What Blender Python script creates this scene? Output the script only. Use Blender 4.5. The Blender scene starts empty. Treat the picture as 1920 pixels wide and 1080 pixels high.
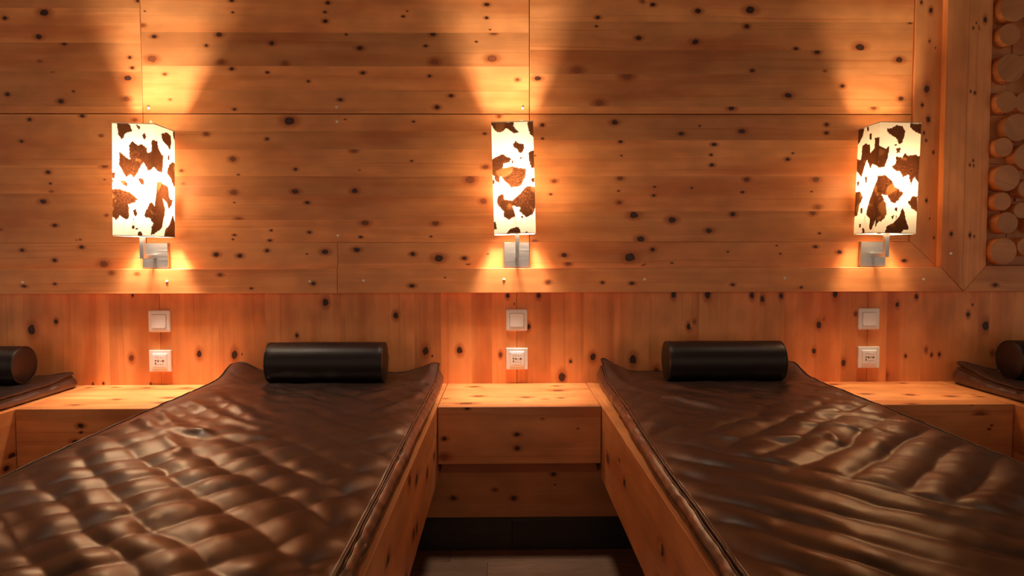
import bpy, math, random
from mathutils import Vector, Matrix, noise

# ---------------------------------------------------------------- camera, world, exposure
scene = bpy.context.scene
COL = scene.collection
cam_data = bpy.data.cameras.new('camera')
cam_data.sensor_width = 36.0
cam_data.lens = 24.0
cam_data.clip_start = 0.02
cam = bpy.data.objects.new('camera', cam_data)
COL.objects.link(cam)
YAW, PITCH, ROLL = math.atan(18 / 1280), math.atan(60 / 1280), math.radians(-0.12)
cam.matrix_world = (Matrix.Translation((0, -2.56, 0.98)) @ Matrix.Rotation(-YAW, 4, 'Z')
                    @ Matrix.Rotation(math.pi / 2 - PITCH, 4, 'X') @ Matrix.Rotation(ROLL, 4, 'Z'))
scene.camera = cam
world = bpy.data.worlds.new('dim_room')
scene.world = world
world.use_nodes = True
bg = world.node_tree.nodes['Background']
bg.inputs[0].default_value = (1.0, 0.80, 0.64, 1)
bg.inputs[1].default_value = 0.42
scene.view_settings.view_transform = 'Standard'
scene.view_settings.look = 'None'
scene.view_settings.gamma = 1.0
scene.view_settings.use_curve_mapping = False
scene.view_settings.exposure = 0.14
LAMP_POWER = (66.0, 53.0, 29.0, 68.0)        # left, centre, right bulb, next one along the wall to the left
LAMP_COLOR = ((1.0, 0.86, 0.69), (1.0, 0.86, 0.69), (1.0, 0.78, 0.52), (1.0, 0.86, 0.69))
ADDED_DOWNLIGHTS = ((-2.60, 1.4), (-1.28, 2.3), (0.05, 1.3), (1.385, 0.45))   # ceiling lights added to brighten the side tables and lower wall: x, watts
scene.cycles.max_bounces = 10
scene.cycles.diffuse_bounces = 5
scene.cycles.transmission_bounces = 6
scene.cycles.glossy_bounces = 3
scene.cycles.sample_clamp_indirect = 6.0

RNG = random.Random(11)

# ---------------------------------------------------------------- measured data (millimetres: x, height, core radius, look)
WALLK = [(-1812,1851,9,0),(-1669,1871,17,0),(-1692,1784,12,0),(-1601,1760,9,0),(-1692,1696,6,2),(-1646,1659,5,2),(-1813,1576,9,0),(-1619,1551,11,0),(-1573,1587,5,0),(-1364,1710,7,0),(-1357,1673,7,0),(-1373,1636,13,0),(-1381,1560,10,1),(-1327,1915,8,0),(-1305,1877,3,0),(-1314,1826,8,2),(-1273,1786,9,0),(-1283,1705,15,1),(-1238,1650,6,1),(-1221,1558,5,1),(-985,1874,4,0),(-1036,1793,11,0),(-1084,1754,7,0),(-993,1670,8,0),(-986,1523,6,0),(-863,1657,6,0),(-845,1763,10,0),(-988,1917,8,0),(-713,1625,6,0),(-798,1689,11,2),(-1031,1694,10,2),(-637,1909,8,0),(-648,1876,6,0),(-648,1843,9,0),(-597,1558,8,0),(-1543,1498,8,0),(-1736,1485,8,0),(-1768,1406,7,0),(-1353,1483,8,1),(-1467,1315,11,1),(-1469,1265,3,0),(-1675,1292,9,0),(-1668,1251,5,0),(-1665,1222,5,2),(-1696,1185,11,0),(-1657,1097,8,0),(-1466,1134,6,1),(-1477,1426,6,2),(-1858,1082,6,2),(-1575,1042,4,2),(-1565,1044,4,2),(-1092,1432,9,1),(-869,1414,7,0),(-785,1480,20,0),(-996,1340,12,1),(-766,1303,7,0),(-1186,1298,6,1),(-1180,1250,5,1),(-977,1283,4,0),(-995,1218,12,1),(-768,1221,12,0),(-724,1180,8,0),(-980,1118,11,2),(-996,1060,5,0),(-1002,1044,4,0),(-860,1077,5,0),(-865,1040,6,0),(-719,1070,7,0),(-994,1180,3,0),(-55,1905,9,0),(-56,1857,6,0),(-362,1861,5,0),(-347,1880,3,0),(-572,1795,5,0),(-254,1797,10,0),(-280,1754,6,0),(-523,1746,11,0),(-248,1696,15,2),(-94,1770,4,0),(-36,1709,15,1),(-30,1802,9,1),(-513,1656,8,0),(-267,1645,7,0),(58,1632,8,1),(-188,1573,8,0),(-240,1531,10,0),(-593,1560,9,0),(-43,1814,3,0),(558,1906,9,0),(355,1859,8,0),(350,1827,5,0),(507,1785,11,0),(279,1667,16,3),(132,1637,11,0),(464,1646,18,3),(362,1547,15,3),(521,1918,8,2),(-11,1498,8,1),(-328,1478,5,0),(-580,1486,3,0),(-64,1434,5,0),(-549,1371,9,2),(-336,1333,5,0),(-530,1300,3,2),(-62,1311,9,1),(-119,1264,18,1),(-69,1185,13,1),(-548,1223,12,0),(-511,1104,12,1),(-249,1102,11,1),(-266,1053,4,0),(-528,1052,6,0),(150,1466,8,0),(151,1416,5,0),(419,1476,12,0),(441,1405,8,0),(445,1353,4,0),(123,1353,3,0),(194,1259,9,1),(181,1210,5,0),(441,1269,9,1),(435,1222,4,0),(438,1179,9,1),(570,1237,5,0),(567,1205,6,0),(494,1132,17,0),(637,1114,15,0),(519,1043,15,0),(668,1434,9,0),(122,1035,8,1),(726,1884,12,0),(920,1888,17,0),(908,1828,11,0),(717,1771,13,0),(1093,1747,8,0),(1172,1736,11,0),(1332,1753,17,0),(1481,1707,13,0),(931,1667,8,0),(1203,1666,5,2),(1269,1610,9,0),(1067,1575,12,0),(855,1528,11,0),(1490,1564,11,0),(1389,1532,12,1),(1518,1843,6,0),(737,1463,4,0),(895,1443,11,0),(1213,1468,8,0),(1213,1437,8,0),(1260,1504,4,0),(792,1394,8,0),(781,1356,6,0),(784,1318,8,0),(1088,1362,4,0),(1069,1339,8,0),(916,1264,11,1),(1177,1264,12,1),(901,1217,6,0),(1161,1219,4,0),(710,1233,5,0),(1185,1162,10,2),(1167,1140,12,1),(866,1135,12,0),(776,1074,12,0),(1194,1063,5,0)]
STRIP = [(-1774,1005,8,0),(-1656,968,9,0),(-1556,1016,8,0),(-1476,953,16,1),(-1061,988,11,0),(-975,983,10,0),(-874,1002,8,0),(-726,989,3,0),(-659,997,12,0),(-542,1004,11,0),(-333,988,10,0),(-237,973,17,0),(-142,972,9,0),(-128,952,6,0),(-27,1023,17,1),(231,982,11,0),(246,951,10,1),(478,974,21,0),(563,1003,10,0),(526,948,6,1),(636,953,4,0),(-54,988,3,0),(1176,1012,7,0),(1267,992,9,0),(1496,992,16,0),(1513,959,8,0),(846,994,4,0),(1044,986,4,0),(1030,1017,3,0)]
VSTRIP = [(1542,1860,6,0),(1554,1915,6,0),(1590,1886,9,0),(1588,1773,5,0),(1611,1749,3,0),(1583,1598,13,0),(1534,1671,5,0),(1567,1539,7,0),(1591,1486,10,0),(1585,1408,5,0),(1613,1364,6,0),(1592,1185,6,0),(1606,1117,3,0),(1624,1045,4,0),(1617,967,9,0),(1576,1436,5,0)]
FRONT = [(-1751,873,7,0),(-1640,881,6,0),(-1432,921,9,2),(-1340,917,7,2),(-1037,913,8,1),(-924,863,5,0),(-696,880,9,0),(-1231,846,6,0),(-1156,846,8,0),(-334,871,9,0),(-430,926,11,0),(-212,901,3,0),(169,883,10,1),(72,861,8,1),(371,881,7,0),(480,878,8,0),(402,932,3,0),(-135,930,8,2),(727,930,12,0),(981,914,12,0),(856,872,7,0),(980,856,6,0),(1112,861,6,0),(1278,921,15,1),(1261,858,8,1),(1449,849,6,0),(1511,848,5,0)]
VFRONT = [(1618,1828,6,0),(1641,1626,6,0),(1706,1396,8,0),(1676,1327,9,0),(1638,1272,4,0),(1670,1059,8,0),(1703,967,12,0),(1646,951,5,0)]
DFRAME = [(1709,1838,6,0),(1775,1844,9,0),(1732,1813,4,0),(1755,1816,5,2),(1743,1831,3,0),(1729,1583,4,0),(1745,1578,6,0),(1734,1314,5,0),(1747,1312,5,0),(1746,1330,4,0),(1742,1054,7,0),(1758,1049,4,0)]
DFRAMEH = [(1840,932,8,0),(1842,868,9,0)]
LOW = [(-1755,709,19,0),(-1664,739,10,0),(-1389,601,12,1),(-1137,616,13,0),(-1005,611,15,0),(-977,614,3,0),(-771,684,8,0),(-879,641,9,0),(-662,807,16,0),(-1535,504,5,0),(-1496,506,5,0),(-1320,503,5,0),(-1378,837,5,0),(-400,758,13,0),(-290,624,15,0),(-265,604,4,0),(-162,625,15,0),(-8,608,9,1),(20,831,10,0),(136,831,11,0),(98,714,10,0),(341,598,15,0),(257,581,7,0),(224,522,18,0),(493,587,18,0),(583,540,16,1),(645,833,12,0),(-435,601,6,0),(44,800,3,0),(704,712,12,0),(725,731,7,2),(774,832,15,0),(942,830,12,0),(982,816,11,0),(1053,828,11,0),(1198,717,13,0),(1216,740,6,2),(1182,617,10,0),(1258,834,13,0),(1296,571,11,0),(1338,758,8,1),(1496,793,9,0),(1568,823,9,0),(1532,597,7,0),(1632,601,6,0),(1662,602,7,0),(1611,620,8,2),(1768,754,9,0),(1836,711,18,0),(1866,606,9,2),(1459,522,13,2),(1784,791,4,0)]
B = [(-1300,1528),(-1293,1477),(-611,1531),(-610,1478),(-612,1057),(77,1529),(73,1482)]
BF = [(-1757,886),(-1232,889),(-709,887),(-513,889),(6,893),(528,892),(1049,895),(1571,889),(1671,985)]
TT_C = [(-105,-68,13,1),(-72,-84,9,1),(197,-60,10,1),(197,-145,15,1),(-83,-237,14,1),(79,-260,11,1),(197,-273,9,1),(-119,-351,17,1),(-192,-275,8,2),(-45,-83,6,2),(49,-309,5,2),(143,-288,7,2)]
TT_L = [(-1520,-51,8,1),(-1426,-47,9,1),(-1305,-59,12,1),(-1158,-68,12,1),(-1302,-261,11,1),(-1139,-238,14,1),(-1127,-318,13,1),(-1389,-341,13,1),(-1417,-407,20,1),(-1122,-408,12,1)]
TT_R = [(1234,-54,14,1),(1503,-38,12,1),(1257,-233,12,1),(1401,-251,14,1),(1526,-277,13,1),(1619,-286,9,1),(1324,-394,12,1),(1622,-251,6,2)]
TF_C = [(-113,496,6,0),(-186,398,7,0),(46,410,7,0),(46,366,8,0),(-188,339,11,2),(240,428,3,2),(128,462,4,2)]
TF_L = [(-1336,446,8,0),(-1336,425,4,0),(-1355,393,9,0),(-1315,403,3,0)]
TF_R = [(1540,467,11,2),(1569,419,4,0),(1577,431,3,0),(1512,496,4,0)]
PAN = [(-165,177,9,0),(36,175,10,0),(168,256,9,0),(173,220,3,0),(-27,204,7,2)]
CUT_A= [1888, 1763, 1659, 1532]
CUT_B= [1802, 1680, 1593]
CUT_C= [1844, 1741, 1653, 1534]
CUT_D= [1318, 1214]
CUT_E= [1443, 1376, 1278, 1203, 1116]
CUT_F= [1410, 1277, 1146]
LOWX= [-1820, -1611, -1469, -1325, -1282, -1063, -888, -731, -605, -331, -231, -117, -39, 54, 182, 305, 422, 554, 742, 971, 1066, 1284, 1384, 1458, 1590, 1721, 1851]
DISC= [(1863, 1880, 50), (1852, 1784, 39), (1848, 1663, 52), (1839, 1540, 39), (1918, 1540, 37), (1891, 1448, 50), (1832, 1376, 35), (1932, 1341, 48), (1855, 1263, 48), (1936, 1224, 33), (1841, 1177, 33), (1919, 1144, 29), (1861, 1098, 39), (1852, 994, 50), (1943, 1010, 35)]
RIDGE_L= [[(-0.777, -0.931), (-0.681, -0.962), (-0.59, -0.973), (-0.505, -0.966)], [(-0.328, -0.974), (-0.239, -0.943)], [(-0.953, -0.385), (-0.786, -0.604), (-0.636, -0.811)], [(-0.907, -0.58), (-0.7, -0.809), (-0.588, -0.906)], [(-0.934, -0.804), (-0.822, -0.93), (-0.71, -1.057)], [(-0.893, -0.76), (-0.8, -0.897), (-0.719, -0.933)], [(-0.235, 0.059), (-0.277, -0.248), (-0.392, -0.504)], [(-0.221, -0.169), (-0.263, -0.507), (-0.324, -0.712)]]
RIDGE_R= [[(0.826, -0.745), (0.93, -0.723), (1.106, -0.592)], [(0.399, 0.067), (0.466, -0.266), (0.597, -0.448), (0.73, -0.546)], [(0.382, -0.11), (0.422, -0.402), (0.501, -0.563), (0.6, -0.702)], [(0.744, -0.88), (0.821, -0.887), (0.902, -0.934)], [(0.499, -0.997), (0.626, -1.008), (0.768, -0.984), (0.76, -1.038)]]

# ---------------------------------------------------------------- object helpers
def tag(o, label, cat, group=None):
    o['label'] = label
    o['category'] = cat
    if group:
        o['group'] = group
    return o


def thing(name, label, cat, loc=(0, 0, 0), rot=(0, 0, 0), group=None):
    o = bpy.data.objects.new(name, None)
    o.empty_display_size = 0.05
    o.location = loc
    o.rotation_euler = rot
    COL.objects.link(o)
    return tag(o, label, cat, group)


def link(name, me, mat=None, parent=None, smooth=False):
    o = bpy.data.objects.new(name, me)
    COL.objects.link(o)
    if mat is not None:
        me.materials.append(mat)
    if parent is not None:
        o.parent = parent
    if smooth:
        me.shade_smooth()
    return o


def structure(o):
    o['kind'] = 'structure'
    return o


# ---------------------------------------------------------------- node helpers
def new_mat(name):
    m = bpy.data.materials.new(name)
    m.use_nodes = True
    nt = m.node_tree
    for n in list(nt.nodes):
        nt.nodes.remove(n)
    out = nt.nodes.new('ShaderNodeOutputMaterial')
    return m, nt, out


class NT:
    def __init__(self, nt):
        self.nt = nt

    def add(self, t, **kw):
        n = self.nt.nodes.new(t)
        for k, v in kw.items():
            setattr(n, k, v)
        return n

    def _in(self, sock, v):
        if isinstance(v, bpy.types.NodeSocket):
            self.nt.links.new(v, sock)
        else:
            sock.default_value = v

    def math(self, op, a, b=None, c=None, clamp=False):
        n = self.add('ShaderNodeMath', operation=op, use_clamp=clamp)
        self._in(n.inputs[0], a)
        if b is not None:
            self._in(n.inputs[1], b)
        if c is not None:
            self._in(n.inputs[2], c)
        return n.outputs[0]

    def comb(self, x, y, z=0.0):
        n = self.add('ShaderNodeCombineXYZ')
        self._in(n.inputs[0], x); self._in(n.inputs[1], y); self._in(n.inputs[2], z)
        return n.outputs[0]

    def noise(self, vec, scale=1.0, detail=3.0, rough=0.5, dist=0.0):
        n = self.add('ShaderNodeTexNoise')
        self._in(n.inputs['Vector'], vec)
        n.inputs['Scale'].default_value = scale
        n.inputs['Detail'].default_value = detail
        n.inputs['Roughness'].default_value = rough
        n.inputs['Distortion'].default_value = dist
        return n.outputs[0]

    def smooth(self, v, a, b, lo=0.0, hi=1.0):
        n = self.add('ShaderNodeMapRange', interpolation_type='SMOOTHSTEP')
        self._in(n.inputs[0], v)
        n.inputs[1].default_value = a; n.inputs[2].default_value = b
        n.inputs[3].default_value = lo; n.inputs[4].default_value = hi
        return n.outputs[0]

    def mix(self, f, a, b):
        n = self.add('ShaderNodeMix', data_type='RGBA')
        self._in(n.inputs[0], f)
        self._in(n.inputs[6], a if isinstance(a, bpy.types.NodeSocket) else (*a, 1))
        self._in(n.inputs[7], b if isinstance(b, bpy.types.NodeSocket) else (*b, 1))
        return n.outputs[2]

    def scale_col(self, col, f):
        n = self.add('ShaderNodeVectorMath', operation='SCALE')
        self._in(n.inputs[0], col)
        self._in(n.inputs[3], f)
        return n.outputs[0]

    def link(self, a, b):
        self.nt.links.new(a, b)


def bump(N, h, strength, dist):
    b = N.add('ShaderNodeBump')
    b.inputs['Strength'].default_value = strength
    b.inputs['Distance'].default_value = dist
    N.link(h, b.inputs['Height'])
    return b.outputs[0]


def simple(name, col, rough=0.5, metal=0.0, spec=0.5, grain=None):
    m, nt, out = new_mat(name)
    N = NT(nt)
    p = N.add('ShaderNodeBsdfPrincipled')
    p.inputs['Base Color'].default_value = (*col, 1)
    p.inputs['Roughness'].default_value = rough
    p.inputs['Metallic'].default_value = metal
    p.inputs['Specular IOR Level'].default_value = spec
    if grain:
        tc = N.add('ShaderNodeTexCoord')
        mp = N.add('ShaderNodeMapping')
        mp.inputs['Scale'].default_value = grain
        N.link(tc.outputs['Object'], mp.inputs[0])
        f = N.noise(mp.outputs[0], 1.0, 2.0)
        N.link(N.smooth(f, 0.2, 0.8, rough - 0.1, rough + 0.1), p.inputs['Roughness'])
        N.link(bump(N, f, 0.08, 0.001), p.inputs['Normal'])
    N.link(p.outputs[0], out.inputs[0])
    return m


def wood(name, light, dark, red, rough=0.42, knots=True, pore=0.0):
    """Boards: UV 'grain' in metres (u along the grain), UV 'knot' centred on a knot, face attributes tone and look."""
    m, nt, out = new_mat(name)
    N = NT(nt)
    guv = N.add('ShaderNodeUVMap', uv_map='grain')
    sep = N.add('ShaderNodeSeparateXYZ')
    N.link(guv.outputs[0], sep.inputs[0])
    u, v = sep.outputs[0], sep.outputs[1]
    tone = N.add('ShaderNodeAttribute', attribute_name='tone').outputs['Fac']
    look = N.add('ShaderNodeAttribute', attribute_name='look').outputs['Fac']
    kuv = N.add('ShaderNodeUVMap', uv_map='knot')
    ks = N.add('ShaderNodeSeparateXYZ')
    N.link(kuv.outputs[0], ks.inputs[0])
    kx, ky = ks.outputs[0], ks.outputs[1]
    r2 = N.math('ADD', N.math('MULTIPLY', kx, kx), N.math('MULTIPLY', ky, ky))
    # the grain bends round a knot
    fall = N.math('EXPONENT', N.math('MULTIPLY', r2, -3.5))
    vb = N.math('SUBTRACT', v, N.math('MULTIPLY', N.math('MULTIPLY', ky, fall), 0.016))
    wob = N.noise(N.comb(N.math('MULTIPLY', u, 1.6), N.math('MULTIPLY', v, 5.0)), 1.0, 2.0)
    vw = N.math('ADD', vb, N.math('MULTIPLY', N.math('SUBTRACT', wob, 0.5), 0.03))
    rings = N.noise(N.comb(N.math('MULTIPLY', u, 0.45), N.math('MULTIPLY', vw, 24.0)), 1.0, 3.0, 0.55, 0.3)
    fine = N.noise(N.comb(N.math('MULTIPLY', u, 5.0), N.math('MULTIPLY', vw, 260.0)), 1.0, 3.0, 0.6)
    broad = N.noise(N.comb(N.math('MULTIPLY', u, 1.3), N.math('MULTIPLY', v, 9.0), 3.3), 1.0, 3.0, 0.5, 0.4)
    patch = N.noise(N.comb(N.math('MULTIPLY', u, 7.0), N.math('MULTIPLY', v, 12.0), 9.1), 1.0, 2.0)
    f = N.math('ADD', N.math('MULTIPLY', rings, 0.50), N.math('MULTIPLY', fine, 0.14))
    f = N.math('ADD', f, N.math('MULTIPLY', broad, 0.48))
    col = N.mix(N.smooth(f, 0.34, 0.80), light, dark)
    streak = N.noise(N.comb(N.math('MULTIPLY', u, 0.9), N.math('MULTIPLY', vw, 75.0), 5.0), 1.0, 1.0)
    col = N.mix(N.smooth(streak, 0.62, 0.74, 0.0, 0.5), col, red)
    col = N.mix(N.smooth(streak, 0.33, 0.24, 0.0, 0.45), col, tuple(min(1.0, c * 1.12 + 0.03) for c in light))
    redf = N.math('MULTIPLY', N.smooth(broad, 0.48, 0.72), 0.75)
    col = N.mix(redf, col, red)
    col = N.scale_col(col, N.math('MULTIPLY', tone, N.smooth(patch, 0.25, 0.75, 0.86, 1.12)))
    if pore:
        pn = N.noise(N.comb(N.math('MULTIPLY', u, 14.0), N.math('MULTIPLY', v, 420.0)), 1.0, 2.0)
        col = N.mix(N.smooth(pn, 0.56, 0.7, 0.0, pore), col, (0.02, 0.013, 0.009))
    rgh = N.smooth(fine, 0.3, 0.7, rough - 0.05, rough + 0.06)
    if knots:
        kn = N.noise(N.comb(N.math('MULTIPLY', u, 70.0), N.math('MULTIPLY', v, 70.0)), 1.0, 2.0)
        r = N.math('ADD', N.math('SQRT', r2), N.math('MULTIPLY', N.math('SUBTRACT', kn, 0.5), 0.24))
        faint = N.smooth(look, 1.4, 1.8)
        isred = N.math('MULTIPLY', N.smooth(look, 0.4, 0.8), N.math('SUBTRACT', 1.0, faint))
        # halo stretched along the grain
        ry = N.math('MULTIPLY', ky, 1.25)
        rh = N.math('SQRT', N.math('ADD', N.math('MULTIPLY', kx, kx), N.math('MULTIPLY', ry, ry)))
        rh = N.math('ADD', rh, N.math('MULTIPLY', N.math('SUBTRACT', kn, 0.5), 0.25))
        halo = N.math('MULTIPLY', N.smooth(rh, 0.98, 0.30), 0.88)
        col = N.mix(halo, col, N.scale_col(N.mix(0.0, (0.56, 0.135, 0.028), red), N.math('MULTIPLY', tone, 0.80)))
        ringl = N.math('SINE', N.math('MULTIPLY', r, 75.0))
        core = N.math('MULTIPLY', N.smooth(r, 0.36, 0.25), N.math('SUBTRACT', 1.0, N.math('MULTIPLY', faint, 0.62)))
        cc = N.mix(isred, (0.055, 0.017, 0.0085), (0.24, 0.062, 0.020))
        cc = N.scale_col(cc, N.smooth(ringl, -1.0, 1.0, 0.75, 1.25))
        heart = N.smooth(r, 0.20, 0.05)
        cc = N.mix(N.math('MULTIPLY', heart, 0.35), cc, (0.10, 0.035, 0.015))
        rim = N.math('MULTIPLY', N.smooth(r, 0.20, 0.30), N.smooth(r, 0.42, 0.34))
        cc = N.mix(N.math('MULTIPLY', rim, 0.75), cc, (0.030, 0.011, 0.007))
        col = N.mix(core, col, cc)
    p = N.add('ShaderNodeBsdfPrincipled')
    N.link(col, p.inputs['Base Color'])
    N.link(rgh, p.inputs['Roughness'])
    p.inputs['Specular IOR Level'].default_value = 0.35
    N.link(bump(N, fine, 0.12, 0.0006), p.inputs['Normal'])
    N.link(p.outputs[0], out.inputs[0])
    return m


def leather(name, base, rough, spec, grain=0.12, ior=1.5):
    m, nt, out = new_mat(name)
    N = NT(nt)
    tc = N.add('ShaderNodeTexCoord')
    o = tc.outputs['Object']
    big = N.noise(o, 9.0, 3.0)
    small = N.noise(o, 420.0, 3.0, 0.6)
    vor = N.add('ShaderNodeTexVoronoi', feature='DISTANCE_TO_EDGE')
    vor.inputs['Scale'].default_value = 520.0
    N.link(o, vor.inputs['Vector'])
    p = N.add('ShaderNodeBsdfPrincipled')
    N.link(N.mix(big, tuple(c * 0.8 for c in base), tuple(c * 1.25 for c in base)), p.inputs['Base Color'])
    N.link(N.smooth(big, 0.25, 0.75, rough - 0.03, rough + 0.03), p.inputs['Roughness'])
    p.inputs['Specular IOR Level'].default_value = spec
    p.inputs['IOR'].default_value = ior
    p.inputs['Specular Tint'].default_value = (1.0, 0.86, 0.76, 1)
    h = N.math('ADD', N.math('MULTIPLY', small, 0.6), N.math('MULTIPLY', vor.outputs[0], 2.0))
    N.link(bump(N, h, grain, 0.001), p.inputs['Normal'])
    N.link(p.outputs[0], out.inputs[0])
    return m


def hide_fabric():
    m, nt, out = new_mat('cowhide_print_fabric')
    N = NT(nt)
    tc = N.add('ShaderNodeTexCoord')
    o = tc.outputs['Object']
    sd = N.add('ShaderNodeAttribute', attribute_name='patch').outputs['Fac']
    gold = N.add('ShaderNodeAttribute', attribute_name='gold').outputs['Fac']
    jag = N.noise(o, 130.0, 4.0, 0.7)
    d = N.math('ADD', sd, N.math('MULTIPLY', N.math('SUBTRACT', jag, 0.5), 0.015))
    inside = N.smooth(d, -0.0004, 0.0004)
    hair = N.noise(o, 330.0, 3.0, 0.7)
    edge = N.smooth(d, 0.007, 0.0005)
    gmix = N.math('MAXIMUM', N.smooth(N.noise(o, 26.0, 2.0), 0.66, 0.74), gold)
    brown_t = N.mix(N.smooth(hair, 0.42, 0.62), (0.010, 0.0025, 0.0009), (0.085, 0.023, 0.0065))
    brown_t = N.mix(N.math('MULTIPLY', edge, 0.45), brown_t, (0.09, 0.025, 0.007))
    brown_t = N.mix(N.math('MULTIPLY', gmix, 0.8), N.scale_col(brown_t, 1.0), N.scale_col((0.17, 0.055, 0.014), N.smooth(hair, 0.35, 0.65, 0.5, 1.3)))
    tcol = N.mix(inside, (0.80, 0.67, 0.47), brown_t)
    dcol = N.mix(inside, (0.66, 0.60, 0.50), (0.085, 0.035, 0.016))
    tr = N.add('ShaderNodeBsdfTranslucent')
    df = N.add('ShaderNodeBsdfDiffuse')
    N.link(tcol, tr.inputs[0]); N.link(dcol, df.inputs[0])
    mx = N.add('ShaderNodeMixShader')
    mx.inputs[0].default_value = 0.09
    N.link(df.outputs[0], mx.inputs[1]); N.link(tr.outputs[0], mx.inputs[2])
    N.link(mx.outputs[0], out.inputs[0])
    return m


PINE = wood('knotty_pine', (0.84, 0.332, 0.108), (0.68, 0.226, 0.062), (0.60, 0.165, 0.042))
OAK = wood('dark_oak_floor', (0.46, 0.265, 0.165), (0.28, 0.155, 0.098), (0.33, 0.17, 0.10), rough=0.40, knots=False, pore=0.6)
LEATHER = leather('brown_leather', (0.016, 0.0078, 0.0062), 0.33, 0.74, 0.05, 1.95)
LEATHER_DARK = leather('bolster_leather', (0.017, 0.0085, 0.0072), 0.40, 0.5, 0.08)
PIPING = leather('piping_leather', (0.030, 0.012, 0.008), 0.33, 0.7, 0.05)
STEEL = simple('brushed_steel', (0.44, 0.415, 0.39), 0.36, 1.0, 0.5, (8, 8, 500))
PLASTIC = simple('white_plastic', (0.90, 0.88, 0.85), 0.30)
CREAM = simple('cream_cap', (0.85, 0.76, 0.58), 0.35)
BLACK = simple('black_plastic', (0.012, 0.010, 0.009), 0.4)
PRINT = simple('brown_print', (0.16, 0.085, 0.045), 0.5)
GREYMETAL = simple('dark_iron', (0.03, 0.025, 0.022), 0.5, 0.6)
HEM = simple('cream_hem', (0.62, 0.50, 0.36), 0.7)
HIDE = hide_fabric()
CEIL = simple('dark_ceiling', (0.06, 0.033, 0.018), 0.7)
SUBSTRATE = simple('dark_backing', (0.05, 0.022, 0.010), 0.9)


# ---------------------------------------------------------------- board builder
class Boards:
    def __init__(self):
        self.v, self.f, self.g, self.k, self.t, self.l = [], [], [], [], [], []

    def face(self, pts, guv, tone=1.0, kuv=None, look=0.0):
        n = len(self.v)
        self.v += [tuple(p) for p in pts]
        self.f.append(tuple(range(n, n + len(pts))))
        self.g.append(guv)
        self.k.append(kuv if kuv else [(9.0, 9.0)] * len(pts))
        self.t.append(tone)
        self.l.append(look)

    def build(self, name, mat=None, parent=None):
        me = bpy.data.meshes.new(name)
        me.from_pydata(self.v, [], self.f)
        ga, ka = me.uv_layers.new(name='grain'), me.uv_layers.new(name='knot')
        ga.data.foreach_set('uv', [c for fc in self.g for p in fc for c in p])
        ka.data.foreach_set('uv', [c for fc in self.k for p in fc for c in p])
        me.attributes.new('tone', 'FLOAT', 'FACE').data.foreach_set('value', self.t)
        me.attributes.new('look', 'FLOAT', 'FACE').data.foreach_set('value', self.l)
        me.update()
        return link(name, me, mat or PINE, parent)


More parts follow.
